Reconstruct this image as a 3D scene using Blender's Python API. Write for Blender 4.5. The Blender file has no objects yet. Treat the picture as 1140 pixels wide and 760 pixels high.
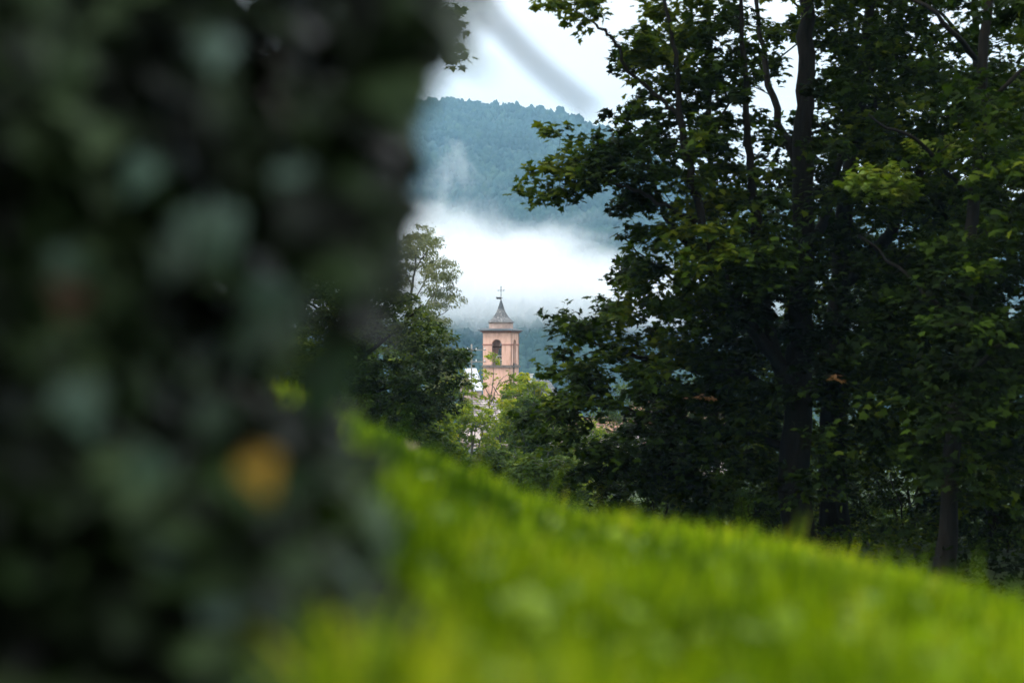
import bpy, math, random
import numpy as np
from mathutils import Vector

# ------------------------------------------------------------------ camera, sky, sun, exposure
F = 1583.33            # focal length in pixels of the 1140 px wide photograph (50 mm on 36 mm)
scene = bpy.context.scene
COL = scene.collection
cam = bpy.data.cameras.new("camera")
cam.lens = 50.0; cam.sensor_width = 36.0
cam.shift_y = 10.0 / 1140.0
cam.clip_start = 0.05; cam.clip_end = 20000
cam.dof.use_dof = True
cam.dof.focus_distance = 75.0
cam.dof.aperture_fstop = 1.8
camo = bpy.data.objects.new("camera", cam)
camo.rotation_euler = (math.radians(90), 0, 0)
COL.objects.link(camo); scene.camera = camo

SUN_EL, SUN_AZ = math.radians(50), math.radians(-105)     # azimuth measured from +Y towards +X
world = bpy.data.worlds.new("World"); scene.world = world
world.use_nodes = True
wn, wl = world.node_tree.nodes, world.node_tree.links
wn.clear()
w_out = wn.new("ShaderNodeOutputWorld"); w_bg = wn.new("ShaderNodeBackground")
w_bg.inputs[1].default_value = 0.10
w_sky = wn.new("ShaderNodeTexSky"); w_sky.sky_type = 'NISHITA'; w_sky.sun_disc = False
w_sky.sun_elevation = SUN_EL; w_sky.sun_rotation = SUN_AZ
w_tc = wn.new("ShaderNodeTexCoord")
w_map = wn.new("ShaderNodeMapping"); w_map.inputs['Scale'].default_value = (1.0, 1.0, 2.6)
w_no = wn.new("ShaderNodeTexNoise"); w_no.inputs['Scale'].default_value = 2.4
w_no.inputs['Detail'].default_value = 6; w_no.inputs['Roughness'].default_value = 0.5
w_no.inputs['Distortion'].default_value = 0.3
w_ramp = wn.new("ShaderNodeValToRGB")
w_ramp.color_ramp.elements[0].position = 0.36; w_ramp.color_ramp.elements[0].color = (0.80, 0.87, 0.95, 1)
w_ramp.color_ramp.elements[1].position = 0.62; w_ramp.color_ramp.elements[1].color = (1.0, 1.0, 1.0, 1)
w_sep = wn.new("ShaderNodeSeparateXYZ")
w_zr = wn.new("ShaderNodeMapRange")                      # overcast: the zenith is about three times the horizon
w_zr.inputs['From Min'].default_value = 0.25; w_zr.inputs['From Max'].default_value = 1.0
w_zr.inputs['To Min'].default_value = 10.8; w_zr.inputs['To Max'].default_value = 34.0
w_sc = wn.new("ShaderNodeVectorMath"); w_sc.operation = 'SCALE'
w_mix = wn.new("ShaderNodeMixRGB"); w_mix.inputs[0].default_value = 0.93
wl.new(w_tc.outputs['Generated'], w_map.inputs[0]); wl.new(w_map.outputs[0], w_no.inputs['Vector'])
wl.new(w_no.outputs['Fac'], w_ramp.inputs[0])
wl.new(w_tc.outputs['Generated'], w_sep.inputs[0]); wl.new(w_sep.outputs['Z'], w_zr.inputs['Value'])
wl.new(w_ramp.outputs[0], w_sc.inputs[0]); wl.new(w_zr.outputs[0], w_sc.inputs['Scale'])
wl.new(w_sky.outputs[0], w_mix.inputs[1]); wl.new(w_sc.outputs[0], w_mix.inputs[2])
wl.new(w_mix.outputs[0], w_bg.inputs[0]); wl.new(w_bg.outputs[0], w_out.inputs[0])

sun = bpy.data.lights.new("sun", 'SUN'); sun.energy = 1.5; sun.angle = math.radians(14)
sun.color = (1.0, 0.95, 0.86)
suno = bpy.data.objects.new("sun", sun)
sdir = Vector((math.cos(SUN_EL) * math.sin(SUN_AZ), math.cos(SUN_EL) * math.cos(SUN_AZ), math.sin(SUN_EL)))
suno.rotation_euler = sdir.to_track_quat('Z', 'Y').to_euler()
suno.location = (0, 0, 60); COL.objects.link(suno)

scene.view_settings.view_transform = 'Standard'; scene.view_settings.look = 'None'
scene.view_settings.exposure = 0.4; scene.view_settings.gamma = 1.0
scene.view_settings.use_curve_mapping = False
scene.cycles.use_denoising = True
scene.cycles.max_bounces = 8; scene.cycles.diffuse_bounces = 3; scene.cycles.glossy_bounces = 2
scene.cycles.transmission_bounces = 4; scene.cycles.volume_bounces = 6
scene.cycles.sample_clamp_indirect = 4.0
scene.cycles.use_adaptive_sampling = True; scene.cycles.adaptive_threshold = 0.015
scene.cycles.volume_max_steps = 96

rng = np.random.default_rng(7)
random.seed(7)

# ------------------------------------------------------------------ helpers
def P(px, py, Y):
    return np.array([(px - 570.0) / F * Y, Y, (390.0 - py) / F * Y])

def tag(o, label=None, cat=None, group=None, kind=None):
    if label: o['label'] = label
    if cat: o['category'] = cat
    if group: o['group'] = group
    if kind: o['kind'] = kind
    return o

def empty(name, loc=(0, 0, 0), rz=0.0):
    o = bpy.data.objects.new(name, None); o.empty_display_size = 0.3
    o.location = loc; o.rotation_euler = (0, 0, rz); COL.objects.link(o); return o

def mesh_obj(name, V, Fc, mat, parent=None, smooth=False, origin=None):
    """V (n,3) array in world coordinates, Fc (m,3) or (m,4) int array or a list of index lists."""
    V = np.asarray(V, dtype=np.float32)
    base = None
    if parent is not None and origin is None: base = np.array(parent.get('_o', [0, 0, 0]), dtype=np.float32)
    if origin is not None: base = np.asarray(origin, dtype=np.float32)
    if base is not None: V = V - base
    me = bpy.data.meshes.new(name)
    if isinstance(Fc, np.ndarray):
        n, k = Fc.shape
        me.vertices.add(len(V)); me.vertices.foreach_set("co", V.ravel())
        me.loops.add(n * k); me.loops.foreach_set("vertex_index", Fc.astype(np.int32).ravel())
        me.polygons.add(n); me.polygons.foreach_set("loop_start", np.arange(0, n * k, k, dtype=np.int32))
        me.update(calc_edges=True)
    else:
        me.from_pydata([tuple(map(float, v)) for v in V], [], [tuple(f) for f in Fc]); me.update()
    if smooth: me.polygons.foreach_set("use_smooth", [True] * len(me.polygons))
    me.materials.append(mat)
    o = bpy.data.objects.new(name, me); COL.objects.link(o)
    if origin is not None: o.location = tuple(map(float, origin))
    if parent is not None: o.parent = parent
    return o

def root(name, loc, label, cat, group=None):
    o = empty(name, tuple(map(float, loc)))
    tag(o, label, cat, group); o['_o'] = [float(v) for v in loc]
    return o

class MB:
    def __init__(s): s.v = []; s.f = []; s.n = 0
    def add(s, V, Fc):
        V = np.asarray(V, float); s.v.append(V); s.f += [tuple(int(i) + s.n for i in f) for f in Fc]; s.n += len(V)
    def box(s, c, d, rz=0.0):
        c = np.array(c, float); hx, hy, hz = np.array(d, float) / 2
        q = np.array([(x, y, z) for z in (-hz, hz) for y in (-hy, hy) for x in (-hx, hx)])
        R = np.array([[math.cos(rz), -math.sin(rz), 0], [math.sin(rz), math.cos(rz), 0], [0, 0, 1]])
        s.add(q @ R.T + c, [(0, 2, 3, 1), (4, 5, 7, 6), (0, 1, 5, 4), (2, 6, 7, 3), (0, 4, 6, 2), (1, 3, 7, 5)])
    def tube(s, pts, rad, n=7):
        pts = np.asarray(pts, float); rad = np.broadcast_to(np.asarray(rad, float), (len(pts),))
        T = np.gradient(pts, axis=0); T /= np.linalg.norm(T, axis=1)[:, None] + 1e-9
        up = np.array([0.31, 0.95, 0.1]) if abs(T[0][2]) > 0.6 else np.array([0, 0, 1.0])
        rings = []
        for p, t, r in zip(pts, T, rad):
            a = np.cross(up, t); a /= np.linalg.norm(a) + 1e-9; b = np.cross(t, a)
            th = np.arange(n) * 2 * math.pi / n
            rings.append(p + r * (np.cos(th)[:, None] * a + np.sin(th)[:, None] * b))
        V = np.concatenate(rings); Fc = []
        for i in range(len(pts) - 1):
            for j in range(n):
                k = (j + 1) % n
                Fc.append((i * n + j, i * n + k, (i + 1) * n + k, (i + 1) * n + j))
        Fc.append(tuple(range(n - 1, -1, -1))); Fc.append(tuple((len(pts) - 1) * n + j for j in range(n)))
        s.add(V, Fc)
    def build(s, name, mat, parent=None, smooth=False):
        V = np.concatenate(s.v)
        return mesh_obj(name, V, s.f, mat, parent, smooth)

def spline(pts, m=6):
    """Catmull-Rom through pts (n,k)."""
    pts = np.asarray(pts, float); out = []
    q = np.vstack([2 * pts[0] - pts[1], pts, 2 * pts[-1] - pts[-2]])
    for i in range(1, len(q) - 2):
        for t in np.linspace(0, 1, m, endpoint=False):
            a, b, c, d = q[i - 1], q[i], q[i + 1], q[i + 2]
            out.append(0.5 * (2 * b + (c - a) * t + (2 * a - 5 * b + 4 * c - d) * t * t + (3 * b - a - 3 * c + d) * t ** 3))
    out.append(pts[-1]); return np.array(out)

# ------------------------------------------------------------------ materials
def new_mat(name):
    m = bpy.data.materials.new(name); m.use_nodes = True
    nt = m.node_tree; nt.nodes.clear()
    out = nt.nodes.new("ShaderNodeOutputMaterial")
    return m, nt.nodes, nt.links, out

def ramp(nodes, stops):
    r = nodes.new("ShaderNodeValToRGB"); cr = r.color_ramp
    while len(cr.elements) < len(stops): cr.elements.new(0.5)
    for e, (p, c) in zip(cr.elements, stops):
        e.position = p; e.color = (*c, 1)
    return r

def leaf_mat(name, cols, transl=0.35, rough=0.45, noise=1.2, spec=0.4, tboost=1.5):
    """cols: list of (position, colour) picked per leaf, pushed by a slow 3-D noise from twig to twig."""
    m, N, L, out = new_mat(name)
    g = N.new("ShaderNodeNewGeometry"); tc = N.new("ShaderNodeTexCoord")
    no = N.new("ShaderNodeTexNoise"); no.inputs['Scale'].default_value = noise; no.inputs['Detail'].default_value = 2
    L.new(tc.outputs['Object'], no.inputs['Vector'])
    mr = N.new("ShaderNodeMapRange"); mr.inputs['From Min'].default_value = 0.3; mr.inputs['From Max'].default_value = 0.7
    mr.inputs['To Min'].default_value = -0.5; mr.inputs['To Max'].default_value = 0.5
    L.new(no.outputs['Fac'], mr.inputs['Value'])
    ad = N.new("ShaderNodeMath"); ad.use_clamp = True
    sc = N.new('ShaderNodeMath'); sc.operation = 'MULTIPLY_ADD'; sc.inputs[1].default_value = 0.6; sc.inputs[2].default_value = 0.2
    L.new(g.outputs['Random Per Island'], sc.inputs[0]); L.new(sc.outputs[0], ad.inputs[0]); L.new(mr.outputs[0], ad.inputs[1])
    r = ramp(N, cols); L.new(ad.outputs[0], r.inputs[0])
    p = N.new("ShaderNodeBsdfPrincipled"); p.inputs['Roughness'].default_value = rough
    p.inputs['Specular IOR Level'].default_value = spec
    L.new(r.outputs[0], p.inputs['Base Color'])
    t = N.new("ShaderNodeBsdfTranslucent")
    hs = N.new("ShaderNodeMixRGB"); hs.blend_type = 'MULTIPLY'; hs.inputs[0].default_value = 1
    hs.inputs[2].default_value = (tboost, tboost * 1.05, tboost * 0.35, 1)
    L.new(r.outputs[0], hs.inputs[1]); L.new(hs.outputs[0], t.inputs[0])
    mx = N.new("ShaderNodeMixShader"); mx.inputs[0].default_value = transl
    L.new(p.outputs[0], mx.inputs[1]); L.new(t.outputs[0], mx.inputs[2]); L.new(mx.outputs[0], out.inputs[0])
    return m

def surf_mat(name, stops, scale=4.0, rough=0.9, bump=0.3, detail=8, stretch=(1, 1, 1), bscale=None, spec=0.25, dist=0.02):
    m, N, L, out = new_mat(name)
    tc = N.new("ShaderNodeTexCoord"); mp = N.new("ShaderNodeMapping"); mp.inputs['Scale'].default_value = stretch
    L.new(tc.outputs['Object'], mp.inputs[0])
    no = N.new("ShaderNodeTexNoise"); no.inputs['Scale'].default_value = scale; no.inputs['Detail'].default_value = detail
    no.inputs['Roughness'].default_value = 0.65
    L.new(mp.outputs[0], no.inputs['Vector'])
    r = ramp(N, stops); L.new(no.outputs['Fac'], r.inputs[0])
    p = N.new("ShaderNodeBsdfPrincipled"); p.inputs['Roughness'].default_value = rough
    p.inputs['Specular IOR Level'].default_value = spec
    L.new(r.outputs[0], p.inputs['Base Color'])
    if bump:
        n2 = N.new("ShaderNodeTexNoise"); n2.inputs['Scale'].default_value = bscale or scale * 3; n2.inputs['Detail'].default_value = 6
        L.new(mp.outputs[0], n2.inputs['Vector'])
        b = N.new("ShaderNodeBump"); b.inputs['Strength'].default_value = bump; b.inputs['Distance'].default_value = dist
        L.new(n2.outputs['Fac'], b.inputs['Height']); L.new(b.outputs[0], p.inputs['Normal'])
    L.new(p.outputs[0], out.inputs[0]); return m

def tile_mat(name, c1, c2, cm, sx=0.5, sy=0.35):
    m, N, L, out = new_mat(name)
    tc = N.new("ShaderNodeTexCoord")
    br = N.new("ShaderNodeTexBrick")
    br.inputs['Color1'].default_value = (*c1, 1); br.inputs['Color2'].default_value = (*c2, 1); br.inputs['Mortar'].default_value = (*cm, 1)
    br.inputs['Scale'].default_value = 1.0; br.inputs['Mortar Size'].default_value = 0.035
    br.inputs['Brick Width'].default_value = sx; br.inputs['Row Height'].default_value = sy
    sp = N.new("ShaderNodeSeparateXYZ"); cb = N.new("ShaderNodeCombineXYZ"); a = N.new("ShaderNodeMath")
    L.new(tc.outputs['Object'], sp.inputs[0]); L.new(sp.outputs['X'], a.inputs[0]); L.new(sp.outputs['Y'], a.inputs[1])
    L.new(a.outputs[0], cb.inputs['X']); L.new(sp.outputs['Z'], cb.inputs['Y'])
    L.new(cb.outputs[0], br.inputs['Vector'])
    no = N.new("ShaderNodeTexNoise"); no.inputs['Scale'].default_value = 1.3; no.inputs['Detail'].default_value = 7
    L.new(tc.outputs['Object'], no.inputs['Vector'])
    r = ramp(N, [(0.3, (0.45, 0.45, 0.45)), (0.7, (1.25, 1.22, 1.18))]); L.new(no.outputs['Fac'], r.inputs[0])
    mu = N.new("ShaderNodeMixRGB"); mu.blend_type = 'MULTIPLY'; mu.inputs[0].default_value = 1
    L.new(br.outputs['Color'], mu.inputs[1]); L.new(r.outputs[0], mu.inputs[2])
    p = N.new("ShaderNodeBsdfPrincipled"); p.inputs['Roughness'].default_value = 0.85
    L.new(mu.outputs[0], p.inputs['Base Color'])
    b = N.new("ShaderNodeBump"); b.inputs['Strength'].default_value = 0.6; b.inputs['Distance'].default_value = 0.05
    L.new(br.outputs['Fac'], b.inputs['Height']); b.invert = True; L.new(b.outputs[0], p.inputs['Normal'])
    L.new(p.outputs[0], out.inputs[0]); return m

M = {}
M['soil'] = surf_mat("meadow_ground", [(0.3, (0.012, 0.02, 0.005)), (0.6, (0.03, 0.05, 0.010)), (0.8, (0.05, 0.045, 0.02))], 3.0, bump=0.5)
M['forest_floor'] = surf_mat("wooded_hillside", [(0.3, (0.010, 0.020, 0.012)), (0.7, (0.03, 0.055, 0.03))], 0.05, bump=0.0)
M['far_trees'] = surf_mat("far_tree_crowns", [(0.32, (0.006, 0.018, 0.014)), (0.5, (0.016, 0.036, 0.026)), (0.68, (0.040, 0.070, 0.038))], 0.025, bump=0.9, bscale=0.8, dist=0.8, spec=0.1)
M['bark'] = surf_mat("dark_bark", [(0.3, (0.005, 0.005, 0.004)), (0.7, (0.016, 0.014, 0.011))], 6, bump=0.7, stretch=(3, 3, 0.6), spec=0.1)
M['bark_pale'] = surf_mat("grey_bark", [(0.3, (0.05, 0.045, 0.04)), (0.7, (0.16, 0.15, 0.13))], 6, bump=0.6, stretch=(3, 3, 0.6), spec=0.1)
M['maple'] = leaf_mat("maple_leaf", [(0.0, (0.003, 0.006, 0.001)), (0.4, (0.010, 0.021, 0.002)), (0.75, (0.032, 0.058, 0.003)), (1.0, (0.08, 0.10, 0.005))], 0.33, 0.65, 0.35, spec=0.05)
M['maple_gold'] = leaf_mat("yellowing_maple_leaf", [(0.0, (0.06, 0.11, 0.010)), (0.6, (0.12, 0.18, 0.012)), (1.0, (0.20, 0.22, 0.02))], 0.4, 0.5, 1.0)
M['maple_rust'] = leaf_mat("browning_maple_leaf", [(0.0, (0.07, 0.04, 0.012)), (0.6, (0.15, 0.07, 0.02)), (1.0, (0.22, 0.12, 0.03))], 0.35, 0.5, 1.0)
M['dark_leaf'] = leaf_mat("dark_evergreen_leaf", [(0.0, (0.005, 0.012, 0.002)), (0.6, (0.022, 0.044, 0.002)), (1.0, (0.09, 0.12, 0.006))], 0.3, 0.6, 0.5, spec=0.12)
M['birch'] = leaf_mat("airy_birch_leaf", [(0.0, (0.06, 0.07, 0.035)), (0.6, (0.12, 0.135, 0.06)), (1.0, (0.22, 0.22, 0.11))], 0.35, 0.6, 0.5)
M['mid_leaf'] = leaf_mat("bright_valley_leaf", [(0.0, (0.045, 0.08, 0.005)), (0.5, (0.13, 0.18, 0.006)), (0.85, (0.25, 0.28, 0.010)), (1.0, (0.40, 0.33, 0.02))], 0.42, 0.6, 0.45, spec=0.1)
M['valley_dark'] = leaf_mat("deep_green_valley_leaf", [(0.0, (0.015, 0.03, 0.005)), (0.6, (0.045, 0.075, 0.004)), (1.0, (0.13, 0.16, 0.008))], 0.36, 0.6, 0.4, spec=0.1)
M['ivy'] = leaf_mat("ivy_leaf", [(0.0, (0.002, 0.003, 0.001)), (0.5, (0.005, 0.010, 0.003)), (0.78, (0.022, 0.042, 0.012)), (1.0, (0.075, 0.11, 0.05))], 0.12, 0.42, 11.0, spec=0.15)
M['ivy_pale_sheen'] = leaf_mat("pale_sheen_ivy_leaf", [(0.0, (0.01, 0.025, 0.010)), (0.5, (0.025, 0.05, 0.025)), (1.0, (0.12, 0.20, 0.155))], 0.15, 0.45, 7.0, spec=0.35)  # sky reflection on the leaves painted in as a paler base colour
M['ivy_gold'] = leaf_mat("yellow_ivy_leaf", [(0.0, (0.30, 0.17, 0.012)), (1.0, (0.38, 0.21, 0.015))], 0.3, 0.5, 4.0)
M['ivy_rust'] = leaf_mat("rusty_ivy_leaf", [(0.0, (0.05, 0.025, 0.014)), (1.0, (0.07, 0.035, 0.02))], 0.3, 0.5, 4.0)
M['grass'] = leaf_mat("grass_blade", [(0.0, (0.022, 0.055, 0.003)), (0.35, (0.088, 0.152, 0.003)), (0.75, (0.255, 0.355, 0.005)), (1.0, (0.46, 0.46, 0.03))], 0.5, 0.5, 2.0, spec=0.10)
M['clover'] = leaf_mat("clover_leaf", [(0.0, (0.12, 0.20, 0.005)), (1.0, (0.32, 0.44, 0.02))], 0.4, 0.4, 3.0, spec=0.25)
M['dry_leaf'] = leaf_mat("dry_leaf", [(0.0, (0.18, 0.10, 0.07)), (1.0, (0.32, 0.22, 0.18))], 0.2, 0.6, 2.0)

M['plaster'] = surf_mat("peach_plaster", [(0.3, (0.44, 0.25, 0.17)), (0.45, (0.68, 0.39, 0.29)), (0.6, (0.77, 0.47, 0.36)), (0.72, (0.82, 0.58, 0.48))], 0.9, bump=0.2, bscale=8, stretch=(1.6, 1.6, .45))
M['plaster_brick'] = surf_mat("string_course_brick", [(0.3, (0.26, 0.10, 0.07)), (0.7, (0.42, 0.19, 0.13))], 3, bump=0.2)
M['cornice'] = surf_mat("weathered_cornice", [(0.3, (0.10, 0.075, 0.065)), (0.7, (0.24, 0.19, 0.16))], 2, bump=0.2)
M['drum'] = surf_mat("faded_drum_plaster", [(0.3, (0.36, 0.24, 0.20)), (0.7, (0.56, 0.40, 0.33))], 1.2, bump=0.2)
M['slate'] = tile_mat("stone_slate", (0.10, 0.10, 0.105), (0.33, 0.32, 0.32), (0.07, 0.07, 0.07), 0.30, 0.17)
M['slate_pink'] = tile_mat("nave_roof_tile", (0.22, 0.17, 0.15), (0.42, 0.36, 0.33), (0.04, 0.03, 0.03), 0.5, 0.28)
M['lead'] = surf_mat("dark_lead_cap", [(0.3, (0.04, 0.045, 0.05)), (0.7, (0.09, 0.095, 0.1))], 4, rough=0.6, bump=0.1)
M['iron'] = surf_mat("wrought_iron", [(0.3, (0.03, 0.03, 0.03)), (0.7, (0.07, 0.06, 0.055))], 8, rough=0.6, bump=0.1)
M['bronze'] = surf_mat("bell_bronze", [(0.3, (0.05, 0.06, 0.05)), (0.7, (0.13, 0.15, 0.12))], 5, rough=0.5, bump=0.1)
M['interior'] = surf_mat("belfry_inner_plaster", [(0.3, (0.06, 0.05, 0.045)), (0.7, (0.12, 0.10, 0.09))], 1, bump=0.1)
M['white_wall'] = surf_mat("white_limewash", [(0.3, (0.62, 0.58, 0.56)), (0.7, (0.82, 0.79, 0.77))], 1.0, bump=0.1)
M['pink_wall'] = surf_mat("pink_limewash", [(0.3, (0.66, 0.50, 0.47)), (0.7, (0.80, 0.66, 0.62))], 0.8, bump=0.1)
M['pale_roof'] = surf_mat("pale_sheet_roof", [(0.3, (0.68, 0.68, 0.72)), (0.7, (0.85, 0.85, 0.88))], 1.0, bump=0.05, rough=0.5)
M['terracotta'] = tile_mat("terracotta_tile", (0.26, 0.10, 0.06), (0.40, 0.20, 0.13), (0.06, 0.03, 0.02), 0.35, 0.4)
M['shutter'] = surf_mat("brown_wood", [(0.3, (0.10, 0.045, 0.02)), (0.7, (0.18, 0.08, 0.035))], 5, bump=0.2, stretch=(1, 1, 6))
M['glass'] = surf_mat("window_glass", [(0.3, (0.02, 0.025, 0.03)), (0.7, (0.04, 0.045, 0.05))], 1, rough=0.1, bump=0.0, spec=0.8)
M['stone'] = surf_mat("pale_rubble_stone", [(0.25, (0.20, 0.21, 0.24)), (0.5, (0.42, 0.44, 0.48)), (0.75, (0.66, 0.68, 0.72))], 1.6, bump=0.6, bscale=4)
M['wood_pole'] = surf_mat("grey_pole_wood", [(0.3, (0.16, 0.14, 0.12)), (0.7, (0.30, 0.28, 0.25))], 5, bump=0.1)

# ------------------------------------------------------------------ terrain
def sstep(a, b, x):
    t = np.clip((x - a) / (b - a), 0, 1); return t * t * (3 - 2 * t)

def ground_z(x, y):
    """Ground height; the camera's eye is at z = 0, lying low behind a grassy crest."""
    x = np.asarray(x, float); y = np.asarray(y, float)
    u = np.clip(x / np.maximum(y, 1.0), -0.6, 0.8)
    sl = np.interp(u, [-.6, -.3, -.16, -.107, -.057, -.006, .044, .107, .21, .30, .36, .5, .8],
                   [-.03, .015, .045, .070, .094, .119, .136, .149, .163, .188, .211, .26, .37])
    yc = np.clip(4.6 - 4.2 * u, 3.1, 6.2)
    yy = np.clip(y, 0, 30)
    near = -sl * yy - 0.27 * (1 - np.minimum(yy / yc, 2.5)) ** 2
    over = np.maximum(y - yc, 0)
    drop = 0.025 * np.minimum(over, 4) ** 2 + 0.10 * np.maximum(over - 2, 0)
    z = near - drop
    floor = -9.0 - 14.0 * sstep(60, 190, y) - 25 * sstep(230, 600, y)
    far = -3.2 - 0.085 * np.maximum(y - 24, 0)
    far = np.maximum(far, floor)
    w = sstep(10, 22, y)
    z = z * (1 - w) + (far + 0.03 * np.clip(-x, -30, 30)) * w
    back = -0.27 + 0.05 * np.clip(-y, 0, 60)
    wb = sstep(0, 6, -y)
    z = z * (1 - wb) + (back - 0.1 * np.clip(x, -20, 20)) * wb
    return z

def build_ground():
    r = np.concatenate([[0.0], np.geomspace(0.25, 9000, 190)])
    a_f = np.linspace(-0.9, 0.9, 150)
    a_b = np.linspace(0.9, 2 * math.pi - 0.9, 60)[1:-1]
    th = np.concatenate([a_f, a_b])
    R, T = np.meshgrid(r, th, indexing='ij')
    X = R * np.sin(T); Y = R * np.cos(T)
    Z = ground_z(X, Y)
    Z += 0.012 * np.sin(X * 9) * np.cos(Y * 7) * (R < 12)
    V = np.stack([X, Y, Z], -1).reshape(-1, 3)
    n = len(th); i, j = np.meshgrid(np.arange(len(r) - 1), np.arange(n), indexing='ij')
    k = (j + 1) % n
    Fc = np.stack([i * n + j, (i + 1) * n + j, (i + 1) * n + k, i * n + k], -1).reshape(-1, 4)
    o = mesh_obj("ground", V, Fc, M['soil'], smooth=True)
    tag(o, kind='structure')
build_ground()

def fbm(x, y, seed, octs=5, base=1 / 400.0):
    g = np.random.default_rng(seed); s = 0; a = 1
    for o in range(octs):
        for _ in range(3):
            t = g.uniform(0, 2 * math.pi); ph = g.uniform(0, 6.28); f = base * 2 ** o * g.uniform(0.8, 1.25) * 2 * math.pi
            s = s + a / 3 * np.sin((x * math.cos(t) + y * math.sin(t)) * f + ph)
        a *= 0.5
    return s

RIDGE = 1750.0
ridge_px = np.array([-2600, -1200, -300, 200, 400, 470, 520, 560, 600, 640, 700, 770, 870, 1000, 1140, 1500, 2400, 4200], float)
ridge_py = np.array([250, 190, 165, 140, 122, 117, 117, 121, 125, 134, 160, 205, 228, 235, 225, 190, 200, 260], float)
def mountain_z(x, y):
    u = x / np.maximum(y, 300) * F + 570
    top = (390 - np.interp(u, ridge_px, ridge_py)) / F * RIDGE
    t = (y - 560) / (RIDGE - 560)
    up = -60 + (top + 60) * np.clip(t, 0, 1) ** 1.12
    dn = top - 0.25 * np.maximum(y - RIDGE, 0)
    z = np.where(y < RIDGE, up, dn)
    env = np.clip(t, 0, 1) * np.clip((RIDGE - y) / 250, 0, 1)
    z = z + 26 * fbm(x, y, 3) * env
    return np.where(y < 560, -60, z)

def build_mountain():
    xs = np.linspace(-2100, 2300, 260); ys = np.linspace(540, 2100, 110)
    X, Y = np.meshgrid(xs, ys, indexing='ij'); Z = mountain_z(X, Y)
    V = np.stack([X, Y, Z], -1).reshape(-1, 3); n = len(ys)
    i, j = np.meshgrid(np.arange(len(xs) - 1), np.arange(n - 1), indexing='ij')
    Fc = np.stack([i * n + j, (i + 1) * n + j, (i + 1) * n + j + 1, i * n + j + 1], -1).reshape(-1, 4)
    o = mesh_obj("mountain", V, Fc, M['forest_floor'], smooth=True)
    tag(o, kind='structure')
build_mountain()

def ico(sub):
    import bmesh
    bm = bmesh.new(); bmesh.ops.create_icosphere(bm, subdivisions=sub, radius=1.0)
    V = np.array([v.co[:] for v in bm.verts]); Fc = np.array([[v.index for v in f.verts] for f in bm.faces]); bm.free()
    return V, Fc

def build_far_wood():
    """The forest covering the mountain: thousands of crowns that read as one mass."""
    iv, ifc = ico(2); g = np.random.default_rng(5)
    # dense in the part of the slope that the gap shows, thinner to the sides
    n = 17000
    y = g.uniform(600, RIDGE + 12, n) ; y = 600 + (y - 600)
    ux = g.uniform(330, 820, n); x = (ux - 570) / F * y
    n2 = 5000
    y2 = g.uniform(600, RIDGE + 12, n2); u2 = np.where(g.random(n2) < 0.5, g.uniform(-200, 330, n2), g.uniform(820, 1500, n2))
    x = np.concatenate([x, (u2 - 570) / F * y2]); y = np.concatenate([y, y2])
    n3 = 260                                     # the crowns that make the skyline
    u3 = g.uniform(300, 1300, n3); y3 = g.uniform(RIDGE - 14, RIDGE + 6, n3)
    x = np.concatenate([x, (u3 - 570) / F * y3]); y = np.concatenate([y, y3])
    z = mountain_z(x, y)
    N = len(x)
    r = np.clip(np.exp(g.normal(.98, .28, N)), 1.4, 5.0) * (0.65 + 0.35 * y / RIDGE); h = r * g.uniform(0.9, 1.8, N)
    jit = 1 + g.normal(0, 0.22, (N, len(iv), 1))
    V = iv[None] * jit * np.stack([r, r, h], -1)[:, None, :] + np.stack([x, y, z + h * 0.7], -1)[:, None, :]
    Fc = (ifc[None] + (np.arange(N) * len(iv))[:, None, None]).reshape(-1, 3)
    o = mesh_obj("mountain_forest", V.reshape(-1, 3), Fc, M['far_trees'], smooth=True)
    tag(o, 'blue hazy forest covering the far mountain', 'forest', kind='stuff')
build_far_wood()

# ------------------------------------------------------------------ haze and the cloud bank on the slope
def volume_obj(name, lo, hi, mat, label, cat):
    b = MB(); lo = np.array(lo, float); hi = np.array(hi, float); b.box((lo + hi) / 2, hi - lo)
    o = b.build(name, mat); tag(o, label, cat, kind='stuff'); return o

def haze_mat():
    m, N, L, out = new_mat("valley_haze")
    v = N.new("ShaderNodeVolumePrincipled")
    v.inputs['Color'].default_value = (0.43, 0.75, 1.0, 1); v.inputs['Density'].default_value = 0.00021
    v.inputs['Anisotropy'].default_value = 0.0
    L.new(v.outputs[0], out.inputs['Volume']); return m
volume_obj("haze", (-2600, -400, -75), (2700, 2400, 420), haze_mat(), 'pale blue haze filling the valley air', 'haze')

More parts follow.
